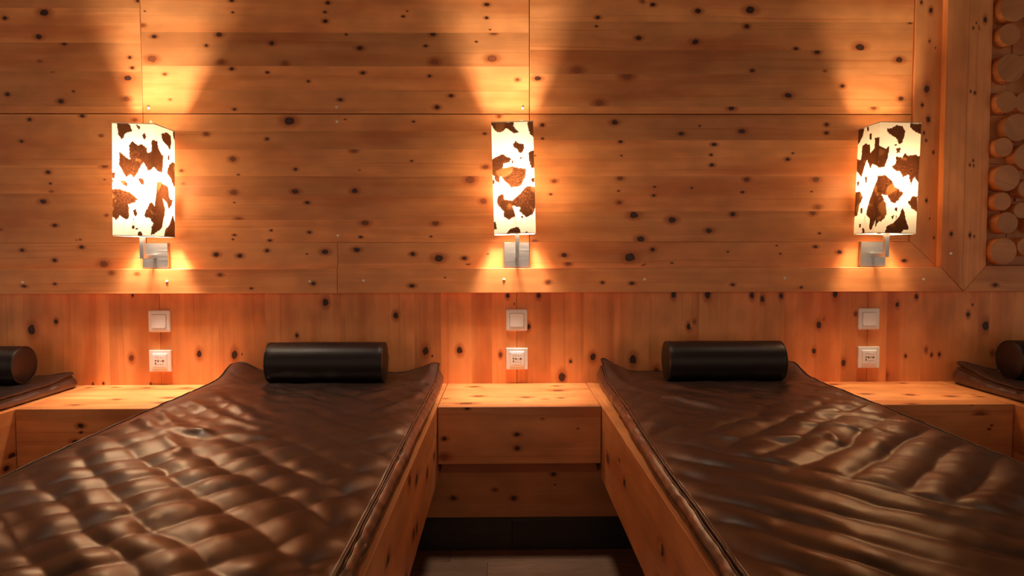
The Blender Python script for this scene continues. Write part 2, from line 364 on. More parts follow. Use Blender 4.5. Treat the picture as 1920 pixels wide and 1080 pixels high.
def slab(B, O, U, V, poly, thick, grain='u', cuts=(), tones=None, knots=(), c=0.0008, rng=RNG, tone=1.0, spread=0.12):
    """A board whose front is poly (counter-clockwise, metres on the U, V axes); normal U x V faces out."""
    O, U, V = Vector(O), Vector(U), Vector(V)
    Nn = U.cross(V)

    def P(u, v, d=0.0):
        return O + U * u + V * v + Nn * d
    n = len(poly)
    us, vs = [p[0] for p in poly], [p[1] for p in poly]
    rect = n == 4 and len(set(round(x, 6) for x in us)) == 2 and len(set(round(x, 6) for x in vs)) == 2
    # inset polygon
    ins = []
    for i in range(n):
        a, b, d = Vector(poly[i - 1]), Vector(poly[i]), Vector(poly[(i + 1) % n])
        e1, e2 = (b - a).normalized(), (d - b).normalized()
        n1, n2 = Vector((-e1.y, e1.x)), Vector((-e2.y, e2.x))
        k = c / max(0.3, 1 + n1.dot(n2))
        ins.append(b + (n1 + n2) * k)
    u0, u1 = min(p[0] for p in ins), max(p[0] for p in ins)
    v0, v1 = min(p[1] for p in ins), max(p[1] for p in ins)
    lo, hi = (v0, v1) if grain == 'u' else (u0, u1)
    cc = sorted(x for x in cuts if lo + 0.004 < x < hi - 0.004) if rect else []
    edges = [lo] + cc + [hi]
    strips = []
    for i in range(len(edges) - 1):
        tn = tone * (tones[i % len(tones)] ** 1.5 if tones else 1 + rng.uniform(-spread, spread))
        su, sv = rng.uniform(0, 60), rng.uniform(0, 60)
        strips.append((edges[i], edges[i + 1], tn, su, sv))

    def gcoord(u, v, s):
        return (u + s[3], v + s[4]) if grain == 'u' else (v + s[3], u + s[4])
    if rect:
        for s in strips:
            q = ([(u0, s[0]), (u1, s[0]), (u1, s[1]), (u0, s[1])] if grain == 'u'
                 else [(s[0], v0), (s[1], v0), (s[1], v1), (s[0], v1)])
            B.face([P(*p) for p in q], [gcoord(*p, s) for p in q], s[2])
    else:
        s = strips[0]
        B.face([P(p[0], p[1]) for p in ins], [gcoord(p[0], p[1], s) for p in ins], s[2])
    for i in range(n):                                          # chamfer and edges
        j = (i + 1) % n
        s = strips[0] if (poly[i][1] + poly[j][1]) / 2 < (v0 + v1) / 2 else strips[-1]
        a, b, a2, b2 = poly[i], poly[j], ins[i], ins[j]
        B.face([P(*a, -c), P(*b, -c), P(b2[0], b2[1]), P(a2[0], a2[1])], [gcoord(*a, s), gcoord(*b, s), gcoord(b2[0], b2[1], s), gcoord(a2[0], a2[1], s)], s[2])
        along = abs(b[0] - a[0]) > abs(b[1] - a[1])
        L = math.hypot(b[0] - a[0], b[1] - a[1])
        if along == (grain == 'u'):
            gg = [(s[3], s[4]), (s[3] + L, s[4]), (s[3] + L, s[4] + thick), (s[3], s[4] + thick)]
        else:
            gg = [(s[3], s[4]), (s[3], s[4] + L), (s[3] + 0.3 * thick, s[4] + L), (s[3] + 0.3 * thick, s[4])]
        B.face([P(*a, -thick), P(*b, -thick), P(*b, -c), P(*a, -c)], gg, s[2])
    B.face([P(*p, -thick) for p in reversed(poly)], [gcoord(*p, strips[0]) for p in reversed(poly)], strips[0][2])
    for kx, ky, kr, kl in knots:                                # knots laid in the surface, cut at each lamella
        if not (u0 + 0.001 < kx < u1 - 0.001 and v0 + 0.001 < ky < v1 - 0.001):
            continue
        q = ky if grain == 'u' else kx
        s = next((t for t in strips if t[0] <= q <= t[1]), strips[0])
        el = rng.uniform(1.0, 1.35)
        ha, hb = kr * 3.1 * el, kr * 2.7
        hu, hv = (ha, hb) if grain == 'u' else (hb, ha)
        a0, a1, b0, b1 = max(u0, kx - hu), min(u1, kx + hu), max(v0, ky - hv), min(v1, ky + hv)
        if grain == 'u':
            b0, b1 = max(b0, s[0]), min(b1, s[1])
        else:
            a0, a1 = max(a0, s[0]), min(a1, s[1])
        if not rect:
            def inside(x, y):
                return all((Vector(ins[(i + 1) % n]) - Vector(ins[i])).cross(Vector((x, y)) - Vector(ins[i])) > 0 for i in range(n))
            if not all(inside(x, y) for x in (a0, a1) for y in (b0, b1)):
                continue
        q = [(a0, b0), (a1, b0), (a1, b1), (a0, b1)]
        kk = [((x - kx) / hu, (y - ky) / hv) for x, y in q]
        if grain == 'v':
            kk = [(y, x) for x, y in kk]
        B.face([P(x, y, 0.00004 + rng.uniform(0, 0.00003)) for x, y in q], [gcoord(x, y, s) for x, y in q], s[2], kk, float(kl))


def rect(u0, u1, v0, v1):
    return [(u0, v0), (u1, v0), (u1, v1), (u0, v1)]


def mm(L):
    return [(a / 1000, b / 1000, r * 0.84 / 1000, k) for a, b, r, k in L]


def rand_knots(n, u0, u1, v0, v1, seed, rmin=0.004, rmax=0.011):
    q = random.Random(seed)
    return [(q.uniform(u0, u1), q.uniform(v0, v1), q.uniform(rmin, rmax), q.choice((0, 0, 0, 1, 2))) for _ in range(n)]


X, Y, Z = Vector((1, 0, 0)), Vector((0, 1, 0)), Vector((0, 0, 1))


# ---------------------------------------------------------------- plain mesh helper
class Mesh:
    def __init__(self):
        self.v, self.f = [], []

    def box(self, x0, x1, y0, y1, z0, z1, c=0.0):
        """Box with chamfered edges (c) built as three slabs of corners."""
        n = len(self.v)
        if c <= 0:
            self.v += [(x, y, z) for x in (x0, x1) for y in (y0, y1) for z in (z0, z1)]
            self.f += [tuple(n + i for i in q) for q in ((0, 1, 3, 2), (4, 6, 7, 5), (0, 4, 5, 1), (2, 3, 7, 6), (0, 2, 6, 4), (1, 5, 7, 3))]
            return self
        idx = {}
        for i, x in enumerate((x0, x1)):
            for j, y in enumerate((y0, y1)):
                for k, z in enumerate((z0, z1)):
                    sx, sy, sz = (1, -1)[i], (1, -1)[j], (1, -1)[k]
                    for a in range(3):
                        p = [x + sx * c, y + sy * c, z + sz * c]
                        p[a] = (x, y, z)[a]
                        idx[(i, j, k, a)] = len(self.v)
                        self.v.append(tuple(p))
        R = (0, 1)
        for a in range(3):
            b, d = (a + 1) % 3, (a + 2) % 3
            for s in R:
                def key(sb, sd, ax=a, s=s, b=b, d=d):
                    t = [0, 0, 0]; t[ax] = s; t[b] = sb; t[d] = sd
                    return idx[(*t, ax)]
                q = [key(0, 0), key(1, 0), key(1, 1), key(0, 1)]
                self.f.append(tuple(q if s else reversed(q)))
        for a in range(3):                                      # edge chamfers, edges along axis a
            b, d = (a + 1) % 3, (a + 2) % 3
            for sb in R:
                for sd in R:
                    def key(sa, ax, sb=sb, sd=sd, a=a, b=b, d=d):
                        t = [0, 0, 0]; t[a] = sa; t[b] = sb; t[d] = sd
                        return idx[(*t, ax)]
                    q = [key(0, b), key(1, b), key(1, d), key(0, d)]
                    self.f.append(tuple(q if sb != sd else reversed(q)))
        for i in R:
            for j in R:
                for k in R:
                    q = [idx[(i, j, k, a)] for a in range(3)]
                    self.f.append(tuple(q if (i + j + k) % 2 else reversed(q)))
        return self

    def tube(self, pts, r, seg=8, closed=True):
        n0, n = len(self.v), len(pts)
        for i in range(n):
            a = Vector(pts[i - 1] if (closed or i) else pts[i])
            b = Vector(pts[(i + 1) % n] if (closed or i < n - 1) else pts[i])
            t = (b - a).normalized()
            s = t.cross(Z)
            s = s.normalized() if s.length > 1e-6 else X.copy()
            w = s.cross(t)
            for k in range(seg):
                q = 2 * math.pi * k / seg
                self.v.append(tuple(Vector(pts[i]) + s * (r * math.cos(q)) + w * (r * math.sin(q))))
        for i in range(n if closed else n - 1):
            j = (i + 1) % n
            for k in range(seg):
                m = (k + 1) % seg
                self.f.append((n0 + i * seg + k, n0 + j * seg + k, n0 + j * seg + m, n0 + i * seg + m))
        if not closed:
            self.f.append(tuple(n0 + k for k in range(seg)))
            self.f.append(tuple(n0 + (n - 1) * seg + k for k in reversed(range(seg))))
        return self

    def lathe(self, prof, axis='Y', center=(0, 0, 0), seg=32, wob=None):
        """prof: (radius, along). axis 'X' or 'Y'."""
        n0 = len(self.v)
        for i, (r, h) in enumerate(prof):
            for k in range(seg):
                q = 2 * math.pi * k / seg
                rr = r * (wob(q, h) if wob else 1.0)
                a, b = rr * math.cos(q), rr * math.sin(q)
                p = (h, a, b) if axis == 'X' else (a, h, b)
                self.v.append(tuple(Vector(center) + Vector(p)))
        for i in range(len(prof) - 1):
            for k in range(seg):
                m = (k + 1) % seg
                q = (n0 + i * seg + k, n0 + i * seg + m, n0 + (i + 1) * seg + m, n0 + (i + 1) * seg + k)
                self.f.append(q if axis == 'Y' else tuple(reversed(q)))
        e0 = tuple(n0 + k for k in range(seg))
        e1 = tuple(n0 + (len(prof) - 1) * seg + k for k in range(seg))
        self.f.append(tuple(reversed(e0)) if axis == 'Y' else e0)
        self.f.append(e1 if axis == 'Y' else tuple(reversed(e1)))
        return self

    def build(self, name, mat, parent=None, smooth=False):
        me = bpy.data.meshes.new(name)
        me.from_pydata(self.v, [], self.f)
        me.update()
        import bmesh
        bm = bmesh.new()
        bm.from_mesh(me)
        bmesh.ops.recalc_face_normals(bm, faces=bm.faces)
        bm.to_mesh(me)
        bm.free()
        return link(name, me, mat, parent, smooth)


# ================================================================ THE SETTING
# floor: oak planks running along the wall
fl = Boards()
fy = [-3.4 + 0.1755 * k for k in range(21)]
fy = [y for y in fy] 
off = -0.4121 - min(fy, key=lambda y: abs(y + 0.4121))
fq = random.Random(4)
for a in fy:
    a += off
    xs = [-3.0] + sorted(fq.uniform(-2.6, 2.6) for _ in range(3)) + [3.0]
    if abs(a + 0.1755 + 0.4121) < 0.01:
        xs = [-3.0, -1.6, -0.0498, 1.75, 3.0]
    for x0, x1 in zip(xs[:-1], xs[1:]):
        slab(fl, (0, 0, 0), X, Y, rect(x0 + 0.0004, x1 - 0.0004, a + 0.0004, a + 0.1751), 0.012, 'u', c=0.0008, rng=fq, spread=0.22)
floor = structure(fl.build('floor', OAK))
mfl = Mesh().box(-3.0, 3.0, -3.6, 0.3, -0.06, -0.0125)
mfl.build('subfloor', SUBSTRATE, floor)

# back wall: dark substrate with lifted glulam panels
wall = structure(Mesh().box(-3.0, 3.0, 0.0195, 0.12, 0.0, 2.6).build('wall_back', SUBSTRATE))
WK = mm(WALLK)
cutm = lambda L: [z / 1000 for z in L]
UP = cutm([2420, 2290, 2180, 2060, 1975])
xs_col = [(-2.747, -1.3236), (-1.3212, 0.1008), (0.1032, 1.5325)]
tone_up = [[1.0, 0.86, 0.92, 1.08, 0.95, 1.0, 0.9, 1.05, 0.95, 1.0], [0.97, 1.08, 0.84, 1.10, 0.95, 1.05, 0.9, 1.0, 1.0], [1.02, 0.88, 0.80, 0.92, 1.06, 0.95, 1.05, 0.9, 1.0, 1.0]]
tone_lo = [[0.93, 1.03, 0.98], [1.06, 0.93, 0.88, 0.98, 0.9, 0.98], [0.95, 1.06, 1.12, 0.86]]
for i, ((x0, x1), cu, cl) in enumerate(zip(xs_col, (CUT_A, CUT_B, CUT_C), (CUT_D, CUT_E, CUT_F))):
    b = Boards()
    kn = WK + rand_knots(10, x0, x1, 1.98, 2.55, 70 + i)
    if i == 0:
        kn += rand_knots(26, -2.72, -1.86, 1.52, 1.97, 31)
    slab(b, (0, 0, 0), X, Z, rect(x0, x1, 1.5080, 2.55), 0.019, 'u', cutm(cu) + UP, tone_up[i], kn)
    b.build('wall_panel', PINE, wall)
    b = Boards()
    kn = WK + (rand_knots(24, -2.72, -1.86, 1.04, 1.5, 37) if i == 0 else [])
    slab(b, (0, 0, 0), X, Z, rect(x0, x1, 1.0318, 1.5046), 0.019, 'u', cutm(cl), tone_lo[i], kn)
    b.build('wall_panel', PINE, wall)
LX = [x / 1000 for x in LOWX]
seams = [-2.70, -1.2795, 0.0535, 1.3845, 2.75]
lk = mm(LOW) + rand_knots(16, -2.7, -1.86, 0.5, 0.83, 5, 0.006, 0.013) + rand_knots(12, 1.87, 2.7, 0.5, 0.83, 6, 0.006, 0.013)
LX += [-2.6, -2.45, -2.33, -2.2, -2.08, -1.95, 1.98, 2.1, 2.2, 2.34, 2.47, 2.6]
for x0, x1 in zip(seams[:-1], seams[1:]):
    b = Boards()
    slab(b, (0, 0, 0), X, Z, rect(x0 + 0.0006, x1 - 0.0006, 0.30, 0.88), 0.019, 'v', [q for q in LX if x0 + 0.02 < q < x1 - 0.02], None, lk, spread=0.15, tone=1.16)  # lower boards toned lighter to make up for missing light
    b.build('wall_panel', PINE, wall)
# dark wooden ceiling above the picture
structure(Mesh().box(-5.0, 5.0, -5.6, 0.12, 2.6, 2.66).build('ceiling', CEIL))
# inner framing strips (flush, mitred)
SK = mm(STRIP)
YS = -0.008


def trim(n, y, poly, thick, grain, knots=(), tone=1.0):
    b = Boards()
    slab(b, (0, y, 0), X, Z, poly, thick, grain, (), None, knots, spread=0.05, tone=tone)
    return structure(b.build('trim_%d' % n, PINE))


trim(1, YS, rect(-2.747, -0.6134, 0.925, 1.0310), 0.0265, 'u', SK, 0.95)
MC = 1.640                                                    # mitre corner of the inner strip
trim(2, YS, [(-0.6122, 0.925), (1.650, 0.925), (1.5335, 1.0310), (-0.6122, 1.0310)], 0.0265, 'u', SK, 1.0)
trim(3, YS, [(1.6515, 0.925), (1.6515, 2.55), (1.535, 2.55), (1.535, 1.0310)], 0.0265, 'v', mm(VSTRIP) + rand_knots(6, 1.55, 1.63, 1.98, 2.5, 8), 0.92)
# raised front frame boards (mitred)
FK = mm(FRONT)
YF = -0.037
trim(4, YF, rect(-2.747, -0.6095, 0.8445, 0.9350), 0.0565, 'u', FK, 0.97)
trim(5, YF, [(-0.6080, 0.8445), (1.7215, 0.8445), (1.6345, 0.9350), (-0.6080, 0.9350)], 0.0565, 'u', FK, 1.0)
trim(6, YF, [(1.7235, 0.8455), (1.7155, 0.95), (1.7155, 2.55), (1.6345, 2.55), (1.6345, 0.9365)], 0.0565, 'v', mm(VFRONT) + rand_knots(5, 1.65, 1.7, 1.98, 2.5, 9), 0.95)
# frame of the disc relief
YD = -0.035
trim(7, YD, [(1.7245, 0.8455), (1.805, 0.9395), (1.803, 2.55), (1.7165, 2.55), (1.7165, 0.95)], 0.0545, 'v', mm(DFRAME), 0.98)
trim(8, YD, [(1.7255, 0.8445), (2.75, 0.8445), (2.75, 0.9395), (1.806, 0.9395)], 0.0545, 'u', mm(DFRAMEH) + rand_knots(4, 2.0, 2.7, 0.87, 0.92, 3), 0.9)

# recessed board and dark plinth behind the floor gap
b = Boards()
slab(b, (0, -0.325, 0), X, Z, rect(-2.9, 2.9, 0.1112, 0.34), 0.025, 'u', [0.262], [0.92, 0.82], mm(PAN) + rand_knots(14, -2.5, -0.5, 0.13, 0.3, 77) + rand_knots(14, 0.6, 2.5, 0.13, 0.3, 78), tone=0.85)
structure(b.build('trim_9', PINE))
b = Boards()
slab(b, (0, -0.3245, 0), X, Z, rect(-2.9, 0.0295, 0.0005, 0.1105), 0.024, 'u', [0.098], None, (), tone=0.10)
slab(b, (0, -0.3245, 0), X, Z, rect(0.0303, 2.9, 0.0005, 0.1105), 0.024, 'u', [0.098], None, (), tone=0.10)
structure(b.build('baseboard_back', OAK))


def cap(x, z, y, parent):
    m = Mesh().lathe([(0.0052, y), (0.0052, y - 0.0012), (0.0045, y - 0.0024), (0.0025, y - 0.0032), (0.0008, y - 0.0034)], 'Y', (x, 0, z), 16)
    o = m.build('screw_cap', CREAM, parent, True)
    return o


trims = {o.name: o for o in COL.objects if o.name.startswith('trim_')}
for x, z in B:
    cap(x / 1000, z / 1000, 0.0, wall)
for x, z in BF:
    x, z = x / 1000, z / 1000
    cap(x, z, YF, trims['trim_6'] if z > 0.95 else trims['trim_4'] if x < -0.609 else trims['trim_5'])

for i, (x, w) in enumerate(ADDED_DOWNLIGHTS):  # unseen fixtures, put in for the light they give
    t = thing('added_ceiling_light', 'small added round ceiling light %s, higher than the picture shows' % ('far to the left', 'above the left side table', 'above the central side table', 'above the right side table')[i], 'ceiling light', (x, -0.55, 2.6), group='added round ceiling lights')
    m = Mesh()
    seg = 48
    for r, z in ((0.152, 0.0), (0.152, -0.03), (0.165, -0.03), (0.165, 0.0)):
        m.v += [(r * math.cos(2 * math.pi * k / seg), r * math.sin(2 * math.pi * k / seg), z) for k in range(seg)]
    for a in range(3):
        m.f += [(a * seg + k, a * seg + (k + 1) % seg, (a + 1) * seg + (k + 1) % seg, (a + 1) * seg + k) for k in range(seg)]
    m.build('added_bezel', STEEL, t)
    ld = bpy.data.lights.new('added_light_panel', 'AREA')
    ld.shape = 'DISK'
    ld.size = 0.3
    ld.spread = math.radians(60)
    ld.energy = w
    ld.color = (1.0, 0.86, 0.70)
    lo = bpy.data.objects.new('added_light_panel', ld)
    COL.objects.link(lo)
    lo.parent = t
    lo.location = (0, 0, -0.02)

# ---------------------------------------------------------------- relief of round wood slices
dp = thing('wood_slice_relief', 'dimly lit pine wall relief of stuck-on round log slices inside a mitred frame', 'wall decoration', (2.27, 0.019, 0.94))
b = Boards()
dq = random.Random(21)
z0 = 0.9400
while z0 < 2.5:
    h = dq.choice((0.06, 0.08, 0.1))
    x0 = 1.8045
    while x0 < 2.74:
        w = dq.choice((0.07, 0.09, 0.12))
        t = dq.uniform(0.0, 0.009)
        x1, z1 = min(x0 + w, 2.75), min(z0 + h, 2.55)
        slab(b, (-2.27, -0.019 - 0.008 - t, -0.94), X, Z, rect(x0 + 0.0004, x1 - 0.0004, z0 + 0.0004, z1 - 0.0004), 0.02, dq.choice('uv'), (), None,
             rand_knots(1, x0 + 0.02, x1 - 0.02, z0 + 0.02, z1 - 0.02, int(x0 * 1e4 + z0 * 1e3), 0.003, 0.006) if dq.random() < 0.35 else (), rng=dq, spread=0.14, tone=0.68)  # backing blocks toned down for the dim light at this end
        x0 = x1
    z0 += h
b.build('backing', PINE, dp)
discs = [(x / 1000, z / 1000, r / 1000) for x, z, r in DISC]
nvis = len(discs)
tries = 0
while tries < 1500 and len(discs) < 46:
    tries += 1
    r = dq.uniform(0.03, 0.052)
    x, z = dq.uniform(1.86, 2.2), dq.uniform(0.99, 2.1)
    if x < 1.955 and z < 1.93:
        continue
    if all(math.hypot(x - a, z - c) > r + s + 0.004 for a, c, s in discs):
        discs.append((x, z, r))
for i, (x, z, r) in enumerate(discs):
    if x - r < 1.807:
        x = 1.807 + r
    hgt = -0.052 - dq.uniform(0.0, 0.012)
    bb = Boards()
    seg = 40
    su, sv = dq.uniform(0, 50), dq.uniform(0, 50)
    ang = dq.uniform(0, math.pi)
    ca, sa = math.cos(ang), math.sin(ang)
    tn = dq.uniform(0.62, 0.78)  # darker end grain, with dim light also put into the tone
    ring = [(r * math.cos(2 * math.pi * k / seg), r * math.sin(2 * math.pi * k / seg)) for k in range(seg)]
    rin = [(p * (1 - 0.0015 / r), q * (1 - 0.0015 / r)) for p, q in ring]
    P3 = lambda p, y: (x - 2.27 + p[0], y - 0.019, z - 0.94 + p[1])
    gg = lambda p: (su + p[0] * ca + p[1] * sa, sv - p[0] * sa + p[1] * ca)
    bb.face([P3(p, hgt) for p in rin], [gg(p) for p in rin], tn)
    for k in range(seg):
        m = (k + 1) % seg
        bb.face([P3(ring[k], hgt + 0.0015), P3(ring[m], hgt + 0.0015), P3(rin[m], hgt), P3(rin[k], hgt)], [gg(ring[k]), gg(ring[m]), gg(rin[m]), gg(rin[k])], tn)
        bb.face([P3(ring[k], -0.009), P3(ring[m], -0.009), P3(ring[m], hgt + 0.0015), P3(ring[k], hgt + 0.0015)],
                [(su, sv + k * 0.008), (su, sv + k * 0.008 + 0.008), (su + 0.05, sv + k * 0.008 + 0.008), (su + 0.05, sv + k * 0.008)], tn * 1.35)  # slice sides toned lighter, as if catching the lamp
    bb.build('log_slice', PINE, dp)

# ================================================================ BENCH: side tables and bed bases
P = 1.3325
TC = 0.0535
TW = 0.524
TF = -0.403


def side_table(cx, label, tk, fk, name='side_table'):
    t = thing(name, label, 'table', (cx, 0, 0.315))
    h = TW / 2 - 0.0015
    b = Boards()
    slab(b, (0, 0, 0.185), X, Y, rect(-h, h, TF + 0.0004, -0.001), 0.022, 'u', [-0.335, -0.215, -0.10], [1.0, 1.06, 0.98, 1.04], [(x / 1000 - cx, y / 1000, r / 1000, k) for x, y, r, k in tk], c=0.001)
    b.build('table_top', PINE, t)
    b = Boards()
    slab(b, (0, TF, -0.315), X, Z, rect(-h, h, 0.3155, 0.4994), 0.022, 'u', [0.385, 0.463], [0.95, 1.0, 0.94], [(x / 1000 - cx, z / 1000, r / 1000, k) for x, z, r, k in fk], c=0.001)
    b.build('front_panel', PINE, t)
    b = Boards()
    slab(b, (0, 0, 0.0005), X, -Y, rect(-h + 0.02, h - 0.02, 0.002, -TF - 0.023), 0.02, 'u', (), None, (), c=0.0)
    b.build('bottom_panel', PINE, t)
    for s in (-1, 1):
        Mesh().box(s * (h - 0.004) - 0.0015, s * (h - 0.004) + 0.0015, -0.3895, -0.34, -0.028, 0.0, 0.0).build('bracket', GREYMETAL, t)
    return t


side_table(TC, 'knotty pine side table between the two large leather loungers', TT_C, TF_C)
side_table(TC - P, 'knotty pine side table under the left light switch, partly behind the left mattress', TT_L, TF_L)
side_table(TC + P, 'knotty pine side table under the right light switch, partly behind the right mattress', TT_R, TF_R)

BW = P - TW
BL = 2.0
RT = 0.025


def bed_base(cx, label, seed):
    q = random.Random(seed)
    t = thing('lounger_base', label, 'bed', (cx, -1.0, 0))
    h = BW / 2 - 0.001
    for s in (-1, 1):
        b = Boards()
        kn = rand_knots(15, -0.98, 0.98, 0.275, 0.49, seed + s, 0.009, 0.017)
        if s < 0:
            slab(b, (-h, 0, 0), -Y, Z, rect(-0.999, 1.0, 0.265, 0.5), RT, 'u', [0.345, 0.43], None, [(a, c, d, 0) for a, c, d, e in kn], c=0.0015, rng=q)
        else:
            slab(b, (h, 0, 0), Y, Z, rect(-1.0, 0.999, 0.265, 0.5), RT, 'u', [0.35, 0.42], None, [(a, c, d, 0) for a, c, d, e in kn], c=0.0015, rng=q)
        b.build('side_panel', PINE, t)
    b = Boards()
    slab(b, (0, -1.0, 0), X, Z, rect(-h + RT + 0.0005, h - RT - 0.0005, 0.265, 0.4995), RT, 'u', [0.38], None, (), rng=q)
    b.build('foot_panel', PINE, t)
    b = Boards()
    slab(b, (0, 0, 0.4995), X, Y, rect(-h + RT + 0.0005, h - RT - 0.0005, -1.0 + RT + 0.001, 0.998), 0.02, 'v', [-0.2, 0.0, 0.2], None, (), rng=q)
    b.build('platform', PINE, t)
    Mesh().box(-h + 0.22, h - 0.22, -0.6, 0.6, 0.0, 0.479, 0.002).build('pedestal', SUBSTRATE, t)
    return t


BX = [TC - 1.5 * P, TC - 0.5 * P, TC + 0.5 * P, TC + 1.5 * P]
bed_base(BX[0], 'pine lounger base at the far left edge, left of the left side table', 100)
bed_base(BX[1], 'pine lounger base under the left large quilted mattress', 200)
bed_base(BX[2], 'pine lounger base under the right large creased mattress', 300)
bed_base(BX[3], 'pine lounger base at the far right edge, right of the right side table', 400)


# ================================================================ MATTRESSES
def sstep(x, a, b):
    t = min(1.0, max(0.0, (x - a) / (b - a)))
    return t * t * (3 - 2 * t)


def seg_dist(px, py, a, b):
    ax, ay, bx, by = *a, *b
    dx, dy = bx - ax, by - ay
    L = dx * dx + dy * dy
    t = max(0.0, min(1.0, ((px - ax) * dx + (py - ay) * dy) / L))
    return math.hypot(px - ax - t * dx, py - ay - t * dy), t


def ridge(px, py, line, w):
    d = min(seg_dist(px, py, line[i], line[i + 1])[0] for i in range(len(line) - 1))
    n = len(line) - 1
    # fade at the ends
    e = min(math.hypot(px - line[0][0], py - line[0][1]), math.hypot(px - line[-1][0], py - line[-1][1]))
    return math.exp(-(d / w) ** 2)


def mattress(label, cx, x0f, x1f, corners, quilt, pillow, seed, nx=132, ny=320, edge_h=0.050):
    ya, yb = -0.035, -1.955
    base = 0.5005
    off = seed * 7.31

    def hfun(px, py, dl, dr, dh, df):
        d = min(dl, dr, dh, df)
        E = edge_h - 0.007 * sstep(-py, 0.6, 1.7)
        for (cxx, cyy, amp, sx, sy) in corners:
            E += amp * math.exp(-((px - cxx) / sx) ** 2 - ((py - cyy) / sy) ** 2)
        puff = 0.009 * (1 - math.exp(-d / 0.035)) - 0.003
        fade = 1 - math.exp(-(d / 0.022) ** 2)
        q = quilt(px, py) * fade
        n1 = noise.noise(Vector((px * 9 + off, py * 7, off)))
        n2 = noise.noise(Vector(((px + py) * 22 + off, (px - py) * 8, off + 4)))
        n3 = noise.noise(Vector(((px - py) * 26 + off, (px + py) * 9, off + 8)))
        w = 0.0050 * n1 + (0.0016 + 0.0016 * sstep(py, -1.0, -0.7)) * n2 + 0.0010 * n3
        # small gathers along the edge seam
        g = 0.0018 * noise.noise(Vector((px * 30 + off, py * 30, 2.0))) * math.exp(-d / 0.05)
        z = base + E + puff + q + w * (0.35 + 0.65 * fade) + g
        if pillow:
            pz = math.exp(-max(0.0, abs(px - pillow[0]) - 0.2) ** 2 / 0.003 - ((py - pillow[1]) / 0.085) ** 2)
            z = z * (1 - pz) + (pillow[2] + 0.0015 * n1) * pz
        return z
    grid = []
    R = 0.03
    for j in range(ny + 1):
        row = []
        t = j / ny
        py = ya + (yb - ya) * t
        xl, xr = x0f(py), x1f(py)
        for i in range(nx + 1):
            px = xl + (xr - xl) * i / nx
            dl, dr, dh, df = px - xl, xr - px, ya - py, py - yb
            qx, qy = px, py
            ddx, ddy = min(dl, dr), min(dh, df)
            if ddx < R and ddy < R:
                a, c = (R - ddx) / R, (R - ddy) / R
                a2, c2 = a * math.sqrt(1 - c * c / 2), c * math.sqrt(1 - a * a / 2)
                qx += (a - a2) * R * (1 if dl < dr else -1)
                qy -= (c - c2) * R * (1 if dh < df else -1)
            row.append((qx, qy, hfun(px, py, dl, dr, dh, df)))
        grid.append(row)
    m = Mesh()
    W = nx + 1
    for row in grid:
        m.v += row
    for j in range(ny):
        for i in range(nx):
            m.f.append((j * W + i, j * W + i + 1, (j + 1) * W + i + 1, (j + 1) * W + i))
    loop = [i for i in range(nx + 1)] + [j * W + nx for j in range(1, ny + 1)] + [ny * W + i for i in range(nx - 1, -1, -1)] + [j * W for j in range(ny - 1, 0, -1)]
    L = len(loop)
    nrm = []
    for k in range(L):
        a, c = Vector(m.v[loop[k - 3]]), Vector(m.v[loop[(k + 3) % L]])
        tdir = Vector((c.x - a.x, c.y - a.y, 0)).normalized()
        nrm.append(Vector((-tdir.y, tdir.x, 0)))                # the loop runs clockwise from above
    prof = [(0.93, 0.0), (0.86, -0.007), (0.79, -0.009), (0.72, -0.001), (0.62, 0.006), (0.45, 0.0135), (0.28, 0.0145), (0.12, 0.011), (0.0, 0.002)]
    prev = loop
    ringpts = {}
    for pi, (fr, o) in enumerate(prof):
        cur = []
        for k in range(L):
            p = Vector(m.v[loop[k]])
            bot = base - 0.0002
            wv = noise.noise(Vector((p.x * 28 + off, p.y * 28, 3.0 + pi * 0.15)))
            oo = o + 0.004 * wv * (1 if 0.1 < fr < 0.9 else 0.2)
            z = bot + (p.z - bot) * fr + (0.0016 * wv if 0.1 < fr else 0)
            q = p + nrm[k] * oo
            cur.append(len(m.v))
            m.v.append((q.x, q.y, z))
        for k in range(L):
            k2 = (k + 1) % L
            m.f.append((prev[k], cur[k], cur[k2], prev[k2]))
        ringpts[pi] = cur
        prev = cur
    m.f.append(tuple(prev))
    root = thing('leather_mattress', label, 'mattress', (cx, -1.0, base))
    def loc(p):
        return (p[0] - cx, p[1] + 1.0, p[2] - base)
    up = [loc(m.v[k]) for k in loop]
    lowp = [loc(m.v[k]) for k in ringpts[3]]
    m.v = [loc(p) for p in m.v]
    m.build('cover', LEATHER, root, True)
    Mesh().tube(up, 0.0034, 8).build('piping', PIPING, root, True)
    Mesh().tube(lowp, 0.0032, 8).build('piping', PIPING, root, True)
    return root


def diamonds(px, py, pa, wa, pb, wb):
    sa = abs(math.sin(math.pi * (px + py - pa) / wa))
    sb = abs(math.sin(math.pi * (px - py - pb) / wb))
    return sa ** 0.9, sb ** 0.9


def warp(px, py, o):
    wx = 0.026 * noise.noise(Vector((px * 4.2, py * 4.2, o))) + 0.010 * noise.noise(Vector((px * 11, py * 11, o + 3)))
    wy = 0.026 * noise.noise(Vector((px * 4.2, py * 4.2, o + 9))) + 0.010 * noise.noise(Vector((px * 11, py * 11, o + 13)))
    m = 0.75 + 0.9 * noise.noise(Vector((px * 5.5, py * 5.5, o + 21)))
    n = 0.75 + 0.9 * noise.noise(Vector((px * 6.5, py * 6.5, o + 31)))
    return px + wx, py + wy, max(0.0, m), max(0.0, n)


